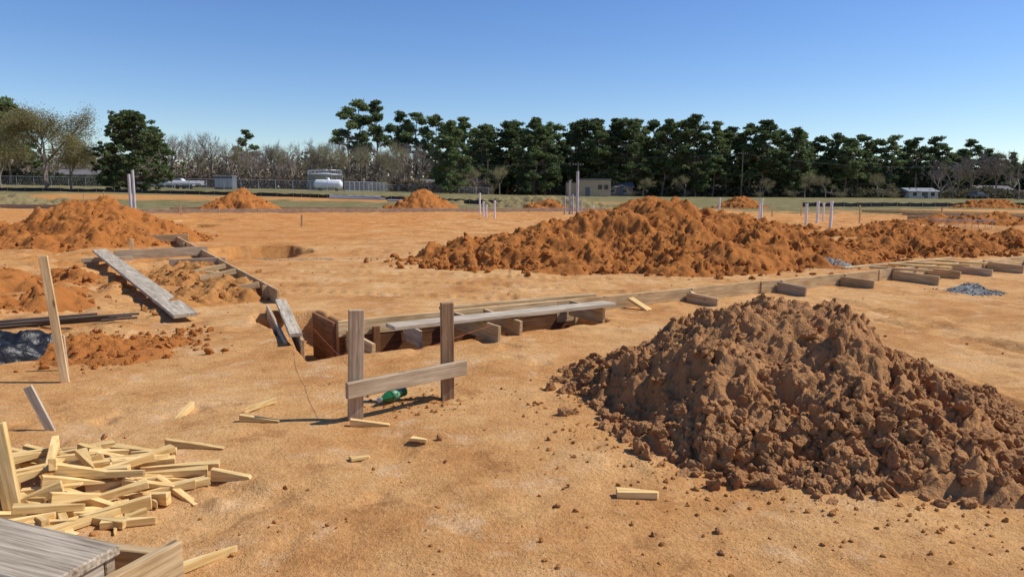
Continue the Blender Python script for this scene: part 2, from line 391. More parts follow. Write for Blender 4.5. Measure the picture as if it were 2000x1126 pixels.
mound('spoil_heap',lambda X,Y:np.maximum(c9(X,Y),c10(X,Y)),-13,-4.8,7.4,14,.035,M_red,.25,.8,900,(.007,.06),.12,93,big=30,bigr=(.04,.09),pw=4)
mound('spoil_heap',cone(14.5,26.5,3.5,1.3,.55,27,1,.5),9,20,24,29,.06,M_red,.3,.8,600,(.02,.09),.2,95)
mound('spoil_heap',cone(25,36,6,2,.5,28,1,.5),16,34,32,40,.1,M_red,.35,.8,400,(.02,.12),.2,97)
mound('spoil_heap',cone(9,30,5,2,.4,38,1,.5),2,16,26,34,.08,M_red,.35,.8,400,(.02,.1),.2,98)
mound('gravel_pile',cone(6.6,15.3,.8,.6,.24,29,1,.4),5.5,7.8,14.3,16.4,.025,M_grav,.06,.7,900,(.008,.022),.08,99)
mound('gravel_pile',cone(7.55,11.6,.42,.38,.18,30,1,.4),6.9,8.2,11.0,12.3,.02,M_grav,.06,.7,600,(.008,.022),.08,101)
mound('gravel_spill',cone(-4.5,16.3,1.5,.25,.03,35,1,.7),-6.5,-2.6,15.6,17,.03,M_grav,.06,.5,500,(.008,.02),.02,103)

n=9000
yy=1.9*np.exp(rng.random(n)*2.6);xx=yy*rng.uniform(-.85,.85,n)
dn=fbm(xx*.9,yy*.9,3,202)+(.5*(xx>.3)*(xx<3.4)*(yy<7))+(.35*(xx<-3.3)*(yy>6))
k=dn+rng.uniform(-.55,.2,n)>0.12;xx,yy=xx[k],yy[k]
R=.0018+.017*rng.random(len(xx))**10+.0007*yy*.5
# crumbs rolled off the near mound
m_=2800;a_=rng.uniform(math.pi*.95,math.pi*2.05,m_);r_=1.45+np.abs(rng.normal(0,.34,m_))
cx_=2.0+np.cos(a_)*r_;cy_=5.3+np.sin(a_)*r_*1.22
kk=cy_>1.9;cx_=cx_[kk];cy_=cy_[kk];kk=fbm(cx_*2.4,cy_*2.4,3,222)+rng.uniform(-.3,.3,len(cx_))>-.08;cx_=cx_[kk];cy_=cy_[kk]
R2=.002+.019*rng.random(len(cx_))**8
xx=np.concatenate([xx,cx_]);yy=np.concatenate([yy,cy_]);R=np.concatenate([R,R2])
rocks('dirt_clods',np.stack([xx,yy,gz(xx,yy)+R*.2],-1),R,M_clay)
for (x,y,r) in [(-.46,4.42,.034),(.235,3.42,.030),(.39,4.95,.055),(.46,4.98,.04),(-2.65,4.45,.03),(.68,3.17,.022),(1.0,3.2,.03),(.95,3.0,.02)]:
    rocks('clay_clod',np.array([[x,y,gzs(x,y)+r*.3]]),np.array([r]),M_brown)

# ---------------------------------------------------------------- boards
def boxmesh(name,L,W,H,mat,bev=.003):
    bm=bmesh.new();bmesh.ops.create_cube(bm,size=1)
    for v in bm.verts: v.co=Vector((v.co.x*L,v.co.y*W,v.co.z*H))
    if bev: bmesh.ops.bevel(bm,geom=bm.edges[:],offset=bev,segments=1,affect='EDGES')
    me=bpy.data.meshes.new(name);bm.to_mesh(me);bm.free();me.materials.append(mat);return me
def board(name,p0,p1,W,H,mat,parent=None,roll=0,bev=.004):
    p0=Vector(p0);p1=Vector(p1);d=p1-p0;L=d.length
    o=obj(name,boxmesh(name,L,W,H,mat,bev),parent)
    x=d.normalized();y=Vector((0,0,1)).cross(x)
    if y.length<1e-3: y=Vector((0,1,0))
    y.normalize();z=x.cross(y)
    M=Matrix((x,y,z)).transposed().to_4x4()@Matrix.Rotation(roll,4,'X')
    M.translation=(p0+p1)/2
    if parent: M=Matrix.Translation(-parent.location)@M
    o.matrix_basis=M;return o
def stake(name,x,y,h,w,t,mat,lean=(0,0),rot=0,parent=None,sink=.15):
    z=gzs(x,y);p0=Vector((x,y,z-sink));p1=Vector((x+lean[0],y+lean[1],z+h));d=p1-p0
    o=obj(name,boxmesh(name,d.length,t,w,mat,.003),parent)
    zc=d.normalized();yv=Vector((math.cos(rot+math.pi/2),math.sin(rot+math.pi/2),0));yv=(yv-zc*yv.dot(zc)).normalized()
    M=Matrix((zc,yv,zc.cross(yv))).transposed().to_4x4();M.translation=(p0+p1)/2
    if parent: M=Matrix.Translation(-parent.location)@M
    o.matrix_basis=M;return o
def S3(s,n,z): x,y=site(s,n);return (x,y,z)

fb=empty('concrete_formwork')
segs=[(-5.16,-2.3,.205),(-2.3,1.6,.20),(1.62,4.8,.20),(4.85,8.6,.205),(8.62,13,.21),(13.02,18,.2),(18,24,.2)]
for i,(a,b,zt) in enumerate(segs):
    off=.012*(i%2)
    H=.17 if i==0 else .28
    board('form_board_%d'%i,S3(a,off,zt-H/2),S3(b,off+.01,zt-H/2),.04,H,W_tan,fb)
board('form_board_lower',S3(-5.14,.005,-.20),S3(-2.1,.015,-.20),.036,.46,W_brown,fb)
board('form_board_end',S3(-5.19,.02,-.06),S3(-5.19,.75,-.06),.04,.5,W_brown,fb)
board('cap_board',S3(-3.9,.09,.225),S3(-1.6,.12,.215),.09,.035,W_tan,fb)
for i,(s,ln,m,zt) in enumerate([(-5.0,.72,W_tan,.10),(-4.35,.45,W_silver,.12),(-3.72,.95,W_tan,.185),(-3.32,.84,W_tan,.19),(-2.05,.66,W_tan,.19),(.05,.58,W_tan,.15),(2.05,.55,W_grey,.17),(3.72,.60,W_tan,.16),(5.3,.85,W_tan,.17),(6.5,.6,W_tan,.16),(7.4,.75,W_grey,.16),(8.8,.7,W_tan,.16),(10.5,.7,W_tan,.16),(12.5,.7,W_tan,.16)]):
    j=random.uniform(-.05,.05)
    board('kicker_%d'%i,S3(s-.06,-.03,zt-.09),S3(s+j-.02,-ln,zt-.11),.04,.19,m,fb)
    if i>3: stake('stake_%d'%i,*site(s+.03,-.06),.19,.075,.035,W_tan,(0,0),.56,fb)
for s in (-4.75,-3.9,-2.9): board('wall_stake',S3(s,-.045,-.45),S3(s+.002,-.045,.12),.035,.08,W_brown,fb)
board('brace_a',S3(-1.12,-.06,.15),S3(-1.05,-.36,.02),.12,.035,W_new,fb)
board('brace_b',S3(.02,-.05,.16),S3(.10,-.25,.0),.08,.05,W_tan,fb)
for a,b in [((5.1,.35,.21),(5.6,-.55,.20)),((5.9,.45,.22),(6.3,-.5,.21)),((6.6,.5,.21),(7.1,-.45,.21)),((7.5,.4,.22),(7.9,-.4,.2)),((4.6,.55,.2),(8.6,.6,.2))]:
    board('offcut',S3(*a),S3(*b),.09,.035,W_new if a[0]>5.5 else W_tan,fb)
pk=empty('scaffold_plank');board('plank',S3(-4.82,-.62,.215),S3(-1.93,-.60,.222),.235,.04,W_silver,pk)
cb=empty('corner_form_board')
board('board_flat',(-3.02,9.15,.15),(-2.20,7.10,.12),.13,.04,W_silver,cb)
board('board_edge',(-2.95,9.1,.02),(-2.12,7.05,-.03),.04,.22,W_tan,cb)
board('board_face',(-3.12,8.95,.03),(-2.32,7.15,-.04),.035,.18,W_grey,cb)
fa=empty('concrete_formwork')
A0=Vector((-3.23,9.71,0));AD=Vector((-.514,.858,0)).normalized();AN=Vector((AD.y,-AD.x,0))
def A3(s,n,z): p=A0+AD*s+AN*n;return (p.x,p.y,z)
t=0
for i,L in enumerate([4.8,4.8,4.8,5,5,5,5,4]):
    board('form_board_%d'%i,A3(t+.01,.012*(i%2),.09),A3(t+L,.012*(i%2),.09),.04,.24,W_tan,fa);t+=L
for i,s in enumerate(np.arange(.6,38,2.4)):
    stake('stake_%d'%i,*A3(s,-.05,0)[:2],.19,.08,.035,W_tan,(0,0),.56,fa)
for i,(a,b,H,m) in enumerate([((-8.5,15.1),(-6.95,16.15),.2,W_grey),((-6.75,13.9),(-5.75,14.2),.14,W_grey),((-10.4,20.0),(-9.3,20.4),.2,W_tan),((-11.6,22.6),(-10.6,23),.18,W_tan)]):
    board('kicker_%d'%i,(*a,H/2+.06),(*b,H/2+.08),.04,H,m,fa)
stake('stake_out',-9.2,17.1,.36,.09,.04,W_tan,(.02,0),.5,fa)
for i,(a,b) in enumerate([((-4.1,10.9),(-4.5,10.55)),((-4.7,12.0),(-5.15,11.6)),((-5.2,12.8),(-5.6,12.4)),((-3.7,10.3),(-4.2,10.1))]):
    board('brace_%d'%i,(*a,.20),(*b,.12),.04,.09,W_tan,fa)
    board('braceb_%d'%i,(a[0]-.1,a[1]+.1,.16),(b[0]-.05,b[1]+.35,.18),.09,.035,W_new,fa)
bf=empty('concrete_formwork')
board('form_board_a',(-23.4,43.9,.12),(-9,49,.12),.06,.28,W_grey,bf)
board('form_board_b',(-9,49.05,.12),(7,54,.12),.06,.28,W_grey,bf)
board('form_board_c',(-38,53,.14),(-30,52,.14),.06,.3,W_grey,bf)
board('form_board_d',(-24,50,.14),(-10,53,.14),.06,.2,W_tan,bf)
for i in range(14): stake('stake_%d'%i,-23+2.2*i,43.8+.68*i*1.05,.35,.09,.05,W_tan,(0,0),.3,bf)
rf=empty('concrete_formwork')
for i,(x,y,L) in enumerate([(26.5,54,18),(26.3,48,15),(27.2,46.5,16),(24.5,42.5,10),(28.5,56,20),(22.5,40.5,6)]):
    board('form_board_%d'%i,(x,y,.16),(x+L*.45,y-L*.83,.16),.3,.22,W_tan if i%2 else W_new,rf)
rc=empty('rebar_cage')
for i in range(9): board('bar_%d'%i,(19+.3*i,32.5,.35),(19+.3*i,31.8,.35),.02,.02,M_steel,rc,bev=0)
for i in range(4): board('rail_%d'%i,(18.9,31.8+.22*i,.36),(21.6,31.8+.22*i,.36),.02,.02,M_steel,rc,bev=0)
for i in range(9): board('leg_%d'%i,(19+.3*i,31.8,.0),(19.02+.3*i,31.8,.35),.02,.02,M_steel,rc,bev=0)

lp=empty('scaffold_plank');board('plank',(-9.1,15.6,.22),(-3.87,8.3,.10),.27,.045,W_silver,lp,roll=.05)
board('bearer',(-8.9,14.6,.1),(-8.1,15.1,.1),.09,.09,W_grey,lp)

hb=empty('batter_board')
px1,py1,px2,py2=-1.11,4.86,-.50,5.39
rt=math.atan2(py2-py1,px2-px1)*.5
stake('post_a',px1,py1,.79,.105,.045,W_grey,(.03,.0),rt,hb)
stake('post_b',px2,py2,.76,.095,.06,W_dark,(0,0),rt,hb)
dv=Vector((px2-px1,py2-py1,0)).normalized();nv=Vector((dv.y,-dv.x,0))
q0=Vector((px1,py1,0))-dv*.09+nv*.062;q1=Vector((px2,py2,0))+dv*.13+nv*.068
board('rail',(q0.x,q0.y,gzs(px1,py1)+.240),(q1.x,q1.y,gzs(px2,py2)+.245),.04,.115,W_grey,hb)
mound('spoil_heap',cone(-.62,5.33,.38,.24,.045,55,1,.6),-1.2,.0,4.9,5.8,.012,M_clay,.06,.9,200,(.003,.018),.06,111)

stake('wooden_stake',-3.69,5.73,1.05,.062,.04,W_tan,(-.11,0),.4)
stake('wooden_stake',-3.93,6.1,.32,.055,.03,W_grey,(-.02,0),.1)
stake('wooden_stake',-3.05,4.56,.30,.055,.02,W_silver,(-.15,0),.2,sink=.05)
stake('wooden_stake',-2.40,3.27,.46,.075,.04,W_new,(-.10,0.05),.3)
for x,y,h in [(-19.5,42,.8),(-16,24,.5),(-28,49,1.3),(-30,50,1.1),(16,44,.9),(19,47,.8),(24,40,.8),(9,45,.6),(-8.9,30,.5),(18.5,38,.9)]:
    stake('wooden_stake',x,y,h,.07,.05,W_tan,(random.uniform(-.05,.05),0),.3)

# ---------------------------------------------------------------- wedges
def wedge_mesh(L,W,T,tip):
    bm=bmesh.new()
    pts=[(-L/2,-W/2),(L/2-.01,-W/2),(L/2,-W/2+tip*.5),(L/2-.01,-W/2+tip),(-L/2,W/2)]
    vs=[bm.verts.new((x,y,-T/2)) for x,y in pts];ws=[bm.verts.new((x,y,T/2)) for x,y in pts]
    bm.faces.new(vs[::-1]);bm.faces.new(ws)
    for i in range(5): j=(i+1)%5;bm.faces.new((vs[i],vs[j],ws[j],ws[i]))
    bmesh.ops.bevel(bm,geom=bm.edges[:],offset=.0018,segments=1,affect='EDGES')
    me=bpy.data.meshes.new('wedge');bm.to_mesh(me);bm.free();me.materials.append(W_new);return me
WM=[wedge_mesh(L,W,.036,t) for L,W,t in [(.30,.062,.008),(.27,.055,.010),(.34,.068,.006),(.25,.05,.012),(.42,.07,.008)]]
WS=wedge_mesh(.12,.05,.02,.02);WL=wedge_mesh(.36,.062,.036,.006);W21=wedge_mesh(.22,.07,.036,.03)
def wedge(me,x,y,ang,z=0,tilt=0,edge=False,parent=None,name='wooden_wedge'):
    o=obj(name,me,parent)
    R=Matrix.Rotation(ang,4,'Z')@Matrix.Rotation(tilt,4,'Y')@Matrix.Rotation(math.pi/2 if edge else 0,4,'X')
    R.translation=(x,y,gzs(x,y)+z+(.03 if edge else .019));o.matrix_basis=R;return o
wedge(WM[1],-1.735,4.73,.05,edge=True);wedge(WM[0],-1.845,5.06,1.25+math.pi);wedge(WM[1],-.975,4.74,.12,edge=True)
wedge(WL,-1.95,4.21,.02,edge=True);wedge(W21,-1.55,3.76,-.02,edge=True);wedge(WS,-.91,4.09,.55,0,.05)
wedge(WS,-.587,4.39,-.25);wedge(W21,.669,3.57,-.03);wedge(WL,-2.365,4.93,1.62+math.pi,edge=True)
wedge(WM[0],-2.02,3.64,.22);wedge(WL,-1.36,2.87,.85)
pile=empty('wood_wedge_pile',(-2.4,3.6,0))
for i in range(100):
    a=random.uniform(0,2*math.pi);r=math.sqrt(random.random())
    x=-2.42+.66*r*math.cos(a);y=3.62+.55*r*math.sin(a)
    if i>84: x=-1.97+random.uniform(-.15,.2);y=3.35+random.uniform(-.25,.4)
    z=max(0,.19*(1-r)*random.uniform(.2,1.0)) if i<=84 else 0
    ang=random.choice([.15,.35,.5,.45,-.15,-.6,2.2,.9])+random.uniform(-.25,.25)+(math.pi if random.random()<.35 else 0)
    o=wedge(random.choice(WM),0,0,ang,0,random.uniform(-.2,.2)*(1 if z>.03 else .2),random.random()<.5,pile,'wedge')
    o.location=(x+2.4,y-3.6,gzs(x,y)+z+.022)

# ---------------------------------------------------------------- weathered crate in the corner
bx=empty('wooden_crate')
dvc=Vector((.94,-.34,0)).normalized();nc=Vector((.34,.94,0)).normalized()
def C3(s,n,z): p=Vector((-1.43,2.45,0))+dvc*s+nc*n;return (p.x,p.y,z)
board('top_board_a',C3(-2.2,-.15,.285),C3(0,-.15,.285),.30,.04,W_crate,bx,bev=.006)
board('top_board_b',C3(-2.2,-.46,.283),C3(-.012,-.46,.283),.30,.04,W_crate,bx,bev=.006)
board('top_board_c',C3(-2.2,-.77,.284),C3(.005,-.77,.284),.30,.04,W_crate,bx,bev=.006)
board('side_board_far',C3(-2.2,-.03,.14),C3(-.02,-.03,.14),.04,.245,W_grey,bx)
board('end_board',C3(-.035,-.06,.14),C3(-.035,-.87,.14),.04,.245,W_crate,bx)
board('side_board_near',C3(-2.2,-.90,.14),C3(-.06,-.90,.14),.04,.245,W_grey,bx)
le=empty('loose_board')
board('board_a',(-1.30,2.62,.15),(-1.54,2.15,.13),.045,.17,W_tan,le)
board('board_b',(-1.36,2.68,.10),(-1.9,2.78,.10),.05,.10,W_tan,le)

# ---------------------------------------------------------------- bottle
def lathe(name,prof,mats,seg=24,midx=None):
    V=[];F=[];mi=[]
    for z,r in prof:
        for k in range(seg):
            a=2*math.pi*k/seg;V.append((r*math.cos(a),r*math.sin(a),z))
    for i in range(len(prof)-1):
        for k in range(seg):
            F.append((i*seg+k,i*seg+(k+1)%seg,(i+1)*seg+(k+1)%seg,(i+1)*seg+k));mi.append(midx[i] if midx else 0)
    return mesh_np(name,V,F,mats,True,mi)
mg,nt,b=newmat('green_plastic',.14,.6);b.inputs['Base Color'].default_value=(.012,.13,.035,1)
ML=flat('bottle_label',(.12,.28,.15),.4,0,.9,60);M_cap=flat('bottle_cap',(.5,.52,.5),.4)
prof=[(0,.0),(.0,.022),(.008,.031),(.02,.0325),(.035,.031),(.05,.0325),(.075,.0325),(.0752,.0332),(.135,.0332),(.1352,.0325),(.155,.032),(.175,.027),(.195,.019),(.212,.0135),(.222,.0125),(.2222,.0155),(.226,.0155),(.2262,.0140),(.242,.0140),(.2425,0)]
mi=[0]*7+[1]+[0]*7+[2]*5;mi=mi[:len(prof)-1]
bt=empty('plastic_bottle',(-.98,5.20,gzs(-.98,5.20)+.04))
o=obj('bottle_body',lathe('bottle',prof,[mg,ML,M_cap],24,mi),bt)
dirv=Vector((-.17,-.20,-.02)).normalized();o.rotation_euler=dirv.to_track_quat('Z','Y').to_euler();o.scale=(1.25,1.25,1.1);o.location=(.15,.18,.03)

# ---------------------------------------------------------------- plastic sheet + rebar
xs=np.arange(-6.5,-4.05,.018);ys=np.arange(5.4,7.6,.018);X,Y=np.meshgrid(xs,ys)
u=(X+5.08)*.80+(Y-6.42)*.6;v=-(X+5.08)*.6+(Y-6.42)*.80
q=np.hypot(u/.98,v/.42)+.35*fbm(X*2.5,Y*2.5,3,300)
rid=np.abs(fbm(u*2.2+.6*fbm(X*3,Y*3,2,310),v*6,4,301));h=np.clip(1-q,-.3,1)
Z=gz(X,Y)+np.where(h>0,.18*np.sqrt(np.maximum(h,0))+.20*rid*np.clip(h*4,0,1),-.08)
obj('plastic_sheet',mesh_np('plastic_sheet',np.stack([X,Y,Z],-1).reshape(-1,3),grid_faces(len(xs),len(ys)),[M_plastic],True))
rb=empty('rebar_bundle')
def tubes(P0,P1,R0,R1,sides=6):
    P0=np.asarray(P0,float);P1=np.asarray(P1,float);R0=np.asarray(R0,float);R1=np.asarray(R1,float)
    d=P1-P0;L=np.linalg.norm(d,axis=1,keepdims=True);d=d/np.maximum(L,1e-9)
    up=np.where(np.abs(d[:,2:3])>.9,np.array([[1.,0,0]]),np.array([[0,0,1.]]))
    a=np.cross(d,up);a/=np.linalg.norm(a,axis=1,keepdims=True);b_=np.cross(d,a)
    th=np.arange(sides)*2*np.pi/sides;cs=np.cos(th)[None,:,None];sn=np.sin(th)[None,:,None]
    ring=a[:,None]*cs+b_[:,None]*sn
    V=np.concatenate([P0[:,None]+ring*R0[:,None,None],P1[:,None]+ring*R1[:,None,None]],1)
    n=len(P0);k=np.arange(sides);f=np.stack([k,(k+1)%sides,(k+1)%sides+sides,k+sides],-1)
    F=(np.arange(n)*2*sides)[:,None,None]+f[None]
    return V.reshape(-1,3),F.reshape(-1,4)
P0=[];P1=[]
for i in range(9):
    o_=random.uniform(-.15,.15)
    P0.append((-7.2,6.6+o_*1.5,.08+.02*(i%4)));P1.append((-4.55+random.uniform(-.3,.15),8.15+o_,.08+.02*(i%4)))
V,F=tubes(P0,P1,[.013]*9,[.013]*9,8);obj('bars',mesh_np('rebar',V,F,[M_rebar],True),rb)

P0=[(-1.98,6.95,.22),(-3.69,5.73,.25)];P1=[(-1.1,4.9,.30),(-3.3,6.6,.06)]
P0+= [(-1.08,4.9,.32)];P1+=[(-.2,7.3,.2)]
V,F=tubes(P0,P1,[.0015]*3,[.0015]*3,5);obj('mason_string',mesh_np('mason_string',V,F,[M_string]))

# ---------------------------------------------------------------- pipes
def pipe(name,x,y,h,r,mat,lean=0,cap=True):
    z=gzs(x,y);P0=[(x,y,z-.2)];P1=[(x+lean,y,z+h)];R0=[r];R1=[r]
    if cap: P0.append((x+lean,y,z+h-.10));P1.append((x+lean,y,z+h+.01));R0.append(r*1.25);R1.append(r*1.25)
    P0.append((x+lean,y,z+h+(.01 if cap else 0)));P1.append((x+lean,y,z+h+.012));R0.append(r*1.25 if cap else r);R1.append(.001)
    V,F=tubes(P0,P1,R0,R1,12);return obj(name,mesh_np(name,V,F,[mat],True))
for x,y,h,r in [(-2.24,48.9,1.35,.07),(-1.5,41,.75,.06),(-1.0,40,1.0,.06),(-1.75,43,.9,.06),(12.2,35,1.2,.07),(12.45,36,1.0,.05),(14.2,34.5,.95,.07),(13.8,33.5,.85,.06),(15.6,36.5,1.1,.08),(16.2,37.2,1.0,.06),(13.7,30.7,1.2,.075),(15.2,34.0,.7,.06),(16.5,57,1.1,.09),(5.2,46,.6,.06)]:
    pipe('pvc_pipe',x,y,h,r*.8,M_pvc)
for x,y,h,r in [(3.76,47,2.2,.07),(4.25,47,2.8,.09),(4.0,47.5,1.3,.06),(4.5,46.7,1.0,.05),(3.45,47.2,1.2,.05),(-22.6,42.3,2.35,.08),(-23.0,43.5,2.6,.08)]:
    pipe('conduit_pipe',x,y,h,r,M_conduit,cap=False)

# ---------------------------------------------------------------- silt fences
def silt(name,pts,h):
    V=[];F=[];st=empty(name)
    for i,(a,b_) in enumerate(zip(pts[:-1],pts[1:])):
        n=12
        for k in range(n):
            x0=a[0]+(b_[0]-a[0])*k/n;y0=a[1]+(b_[1]-a[1])*k/n;x1=a[0]+(b_[0]-a[0])*(k+1)/n;y1=a[1]+(b_[1]-a[1])*(k+1)/n
            o_=len(V);z0=gzs(x0,y0);z1=gzs(x1,y1);hh=h*random.uniform(.8,1.1)
            V+=[(x0,y0,z0-.1),(x1,y1,z1-.1),(x1,y1,z1+h),((x0+x1)/2,(y0+y1)/2,(z0+z1)/2+hh*.9),(x0,y0,z0+h)]
            F+=[(o_,o_+1,o_+2,o_+3),(o_,o_+3,o_+4)]
            board('post',(x0,y0,z0),(x0,y0,z0+h*1.15),.05,.05,W_tan,st,bev=0)
    me=bpy.data.meshes.new(name);me.from_pydata(V,[],F);me.materials.append(M_black);obj('fabric',me,st)
silt('silt_fence',[(-95,112),(-60,108),(-30,98),(-14,90),(0,72)],.5)
silt('silt_fence',[(30,74),(50,80),(80,84)],.45)
pb=empty('pipe_bundle')
V,F=tubes([(-22,86,.5),(-22,86.5,.5),(-14,80,.3),(-14,80.4,.3),(-22,86.2,.7)],[(-15,84,.4),(-15,84.5,.4),(-9.5,79,.3),(-9.5,79.4,.3),(-15.5,84.2,.6)],[.12]*5,[.12]*5,8)
obj('pipes',mesh_np('pipes',V,F,[M_conduit],True),pb)

# ---------------------------------------------------------------- buildings
def polymesh(name,V,F,mat):
    me=bpy.data.meshes.new(name);me.from_pydata(V,[],F);me.materials.append(mat);return me
def house(name,x,y,w,d,h,rh,wall,roof,rot=0,gable='x',wins=3,door=True):
    e=empty(name,(x,y,gzs(x,y)));e.rotation_euler=(0,0,rot)
    me=boxmesh('walls',w,d,h,wall,0);obj('walls',me,e,(0,0,h/2))
    ov=.4;a,b_=w/2+ov,d/2+ov
    if gable=='x':
        V=[(-a,-b_,h-.05),(a,-b_,h-.05),(a,0,h+rh),(-a,0,h+rh),(-a,b_,h-.05),(a,b_,h-.05),(-a,-b_,h-.2),(a,-b_,h-.2),(a,b_,h-.2),(-a,b_,h-.2)]
        F=[(0,1,2,3),(3,2,5,4),(6,7,1,0),(0,3,4),(1,5,2),(7,8,5,1),(9,6,0,4),(6,9,8,7)]
    else:
        V=[(-a,-b_,h-.05),(0,-b_,h+rh),(0,b_,h+rh),(-a,b_,h-.05),(a,-b_,h-.05),(a,b_,h-.05),(-a,-b_,h-.2),(a,-b_,h-.2),(a,b_,h-.2),(-a,b_,h-.2)]
        F=[(0,1,2,3),(1,4,5,2),(6,7,4,0),(0,4,1),(3,2,5),(9,6,0,3),(7,8,5,4),(6,9,8,7)]
    obj('roof',polymesh('roof',V,F,roof),e)
    for i in range(wins):
        wx=-w/2+w*(i+.6)/(wins+.2)
        obj('window_%d'%i,boxmesh('window',1.1,.08,1.0,M_win,0),e,(wx,-d/2-.01,h*.58))
        obj('frame_%d'%i,boxmesh('frame',1.3,.05,1.2,M_white,0),e,(wx,-d/2,h*.58))
    if door: obj('door',boxmesh('door',.95,.1,min(2.05,h-.2),M_dgrey,0),e,(w*.08,-d/2-.02,min(2.05,h-.2)/2+.01))
    return e
sh=empty('utility_shed',(18.6,165,gzs(18.6,165)))
obj('walls',boxmesh('walls',7.2,5,3.7,M_tan,.02),sh,(0,0,1.85));obj('roof',boxmesh('roof',7.6,5.4,.25,M_dgrey,.02),sh,(0,0,3.83))
obj('annex',boxmesh('annex',2.6,4,3.0,M_tan,.02),sh,(-4.9,.4,1.5));obj('annex_roof',boxmesh('annex_roof',2.8,4.3,.2,M_roof,.02),sh,(-4.9,.4,3.1))
for i,xx_ in enumerate((1.2,2.6)): obj('window_%d'%i,boxmesh('window',.9,.1,1.0,M_win,0),sh,(xx_,-2.53,2.1))
obj('door',boxmesh('door',1,.1,2.1,M_dgrey,0),sh,(-1.6,-2.53,1.05))
house('bungalow_house',107,190,8,6,1.8,.9,M_siding,M_roofm,.1)
house('bungalow_house',97,205,7,6,2.2,1.0,M_siding,M_roof,-.1,'y',2)
house('bungalow_house',-9.5,180,5,6,2.6,1.6,M_siding,M_roof,.1,'y',2)
house('bungalow_house',-21,180,4.5,5,2.2,1.0,M_tan,M_roof,0,'x',2)
house('brick_house',-99,166,9,7,2.5,1.2,M_brick,M_roof,.15,'x',3)
house('bungalow_house',27,185,7,6,2.3,1.3,M_brick,M_roof,0,'x',2)
house('bungalow_house',33,195,8,6,2.6,1.5,M_siding,M_roof,0,'x',2)
house('bungalow_house',60,205,8,6,2.3,1.3,M_brick,M_roof,0,'x',2)
house('bungalow_house',133,200,9,6,2.3,1.2,M_siding,M_roof,0,'x',2)

tk=empty('water_tank',(-40.5,155,gzs(-40.5,155)))
obj('shell',lathe('shell',[(0,0),(0,3.6),(3.2,3.6),(3.22,3.68),(3.35,3.68),(3.36,3.6),(3.75,.1),(3.8,0)],[M_steel],32),tk)
P0=[];P1=[]
for k in range(20):
    a=2*math.pi*k/20;b2=2*math.pi*(k+1)/20
    P0+=[(3.5*math.cos(a),3.5*math.sin(a),3.3),(3.5*math.cos(a),3.5*math.sin(a),4.2)];P1+=[(3.5*math.cos(a),3.5*math.sin(a),4.2),(3.5*math.cos(b2),3.5*math.sin(b2),4.2)]
    P0.append((3.64*math.cos(a),3.64*math.sin(a),0));P1.append((3.64*math.cos(a),3.64*math.sin(a),3.2))
V,F=tubes(P0,P1,[.05]*len(P0),[.05]*len(P0),5);obj('railing',mesh_np('railing',V,F,[M_steel]),tk)
obj('body',lathe('body',[(0,3.55),(3.3,3.55),(3.5,0)],[M_dgrey],32),tk)
pt=empty('propane_tank',(-35.2,137,gzs(-35.2,137)+1.25))
o=obj('vessel',lathe('vessel',[(-2.75,0),(-2.72,.3),(-2.6,.58),(-2.4,.8),(-2.15,.88),(2.15,.88),(2.4,.8),(2.6,.58),(2.72,.3),(2.75,0)],[M_white],28),pt);o.rotation_euler=(0,math.pi/2,0)
for x in(-1.6,1.6): obj('saddle',boxmesh('saddle',.35,1.2,.9,M_dgrey,.02),pt,(x,0,-.85))
obj('valve_dome',lathe('dome',[(0,.3),(.25,.3),(.38,.15),(.4,0)],[M_white],16),pt,(0,0,.85))
ge=empty('equipment_cabinet',(-54,135,gzs(-54,135)))
obj('body',boxmesh('body',3.4,2.2,2.3,M_dgrey,.05),ge,(0,0,1.2));obj('roof',boxmesh('roof',3.7,2.5,.15,M_steel,.02),ge,(0,0,2.42))
for i in range(4): obj('louvre_%d'%i,boxmesh('louvre',.7,.06,1.6,M_conduit,0),ge,(-1.2+.8*i,-1.12,1.2))

def pickup(x,y,rot,mat,name='pickup_truck'):
    e=empty(name,(x,y,gzs(x,y)));e.rotation_euler=(0,0,rot)
    sec=[(-2.7,.55),(-2.7,1.15),(-1.0,1.2),(-.9,1.25),(-.65,1.85),(.55,1.88),(1.25,1.25),(2.5,1.08),(2.75,.9),(2.75,.5)]
    V=[(a,-.95*(1 if b_<1.3 else .82),b_) for a,b_ in sec]+[(a,.95*(1 if b_<1.3 else .82),b_) for a,b_ in sec];n=len(sec)
    F=[tuple(range(n))[::-1],tuple(range(n,2*n))]+[(i,(i+1)%n,(i+1)%n+n,i+n) for i in range(n)]
    obj('body',polymesh('body',V,F,mat),e)
    for sx_ in(-.97,.97):
        Vw=[(-.7,sx_*.93,1.32),(1.02,sx_*.93,1.32),(.5,sx_*.86,1.78),(-.58,sx_*.86,1.78)]
        obj('side_window',polymesh('w',Vw,[(0,1,2,3)],M_win),e)
        for wx in(-1.7,1.75):
            o=obj('wheel',lathe('wheel',[(-.13,0),(-.13,.38),(.13,.38),(.13,0)],[M_tire],20),e,(wx,sx_*.92,.38));o.rotation_euler=(math.pi/2,0,0)
    return e
pickup(-66,142,.1,M_white);pickup(-72,143,3.2,M_conduit);pickup(118,182,0.2,M_dgrey)
tr=empty('flatbed_trailer',(-60.5,133,gzs(-60.5,133)))
obj('deck',boxmesh('deck',6.5,2.2,.2,M_steel,.02),tr,(0,0,.8))
for x in(-1.2,0,1.2):
    o=obj('wheel',lathe('wheel',[(-.13,0),(-.13,.38),(.13,.38),(.13,0)],[M_tire],20),tr,(x,-1.0,.38));o.rotation_euler=(math.pi/2,0,0)
V,F=tubes([(-3,-.8+.32*i,1.06+.28*(i%2)) for i in range(6)],[(3,-.8+.32*i,1.06+.28*(i%2)) for i in range(6)],[.15]*6,[.15]*6,10);obj('load',mesh_np('load',V,F,[M_pvc],True),tr)
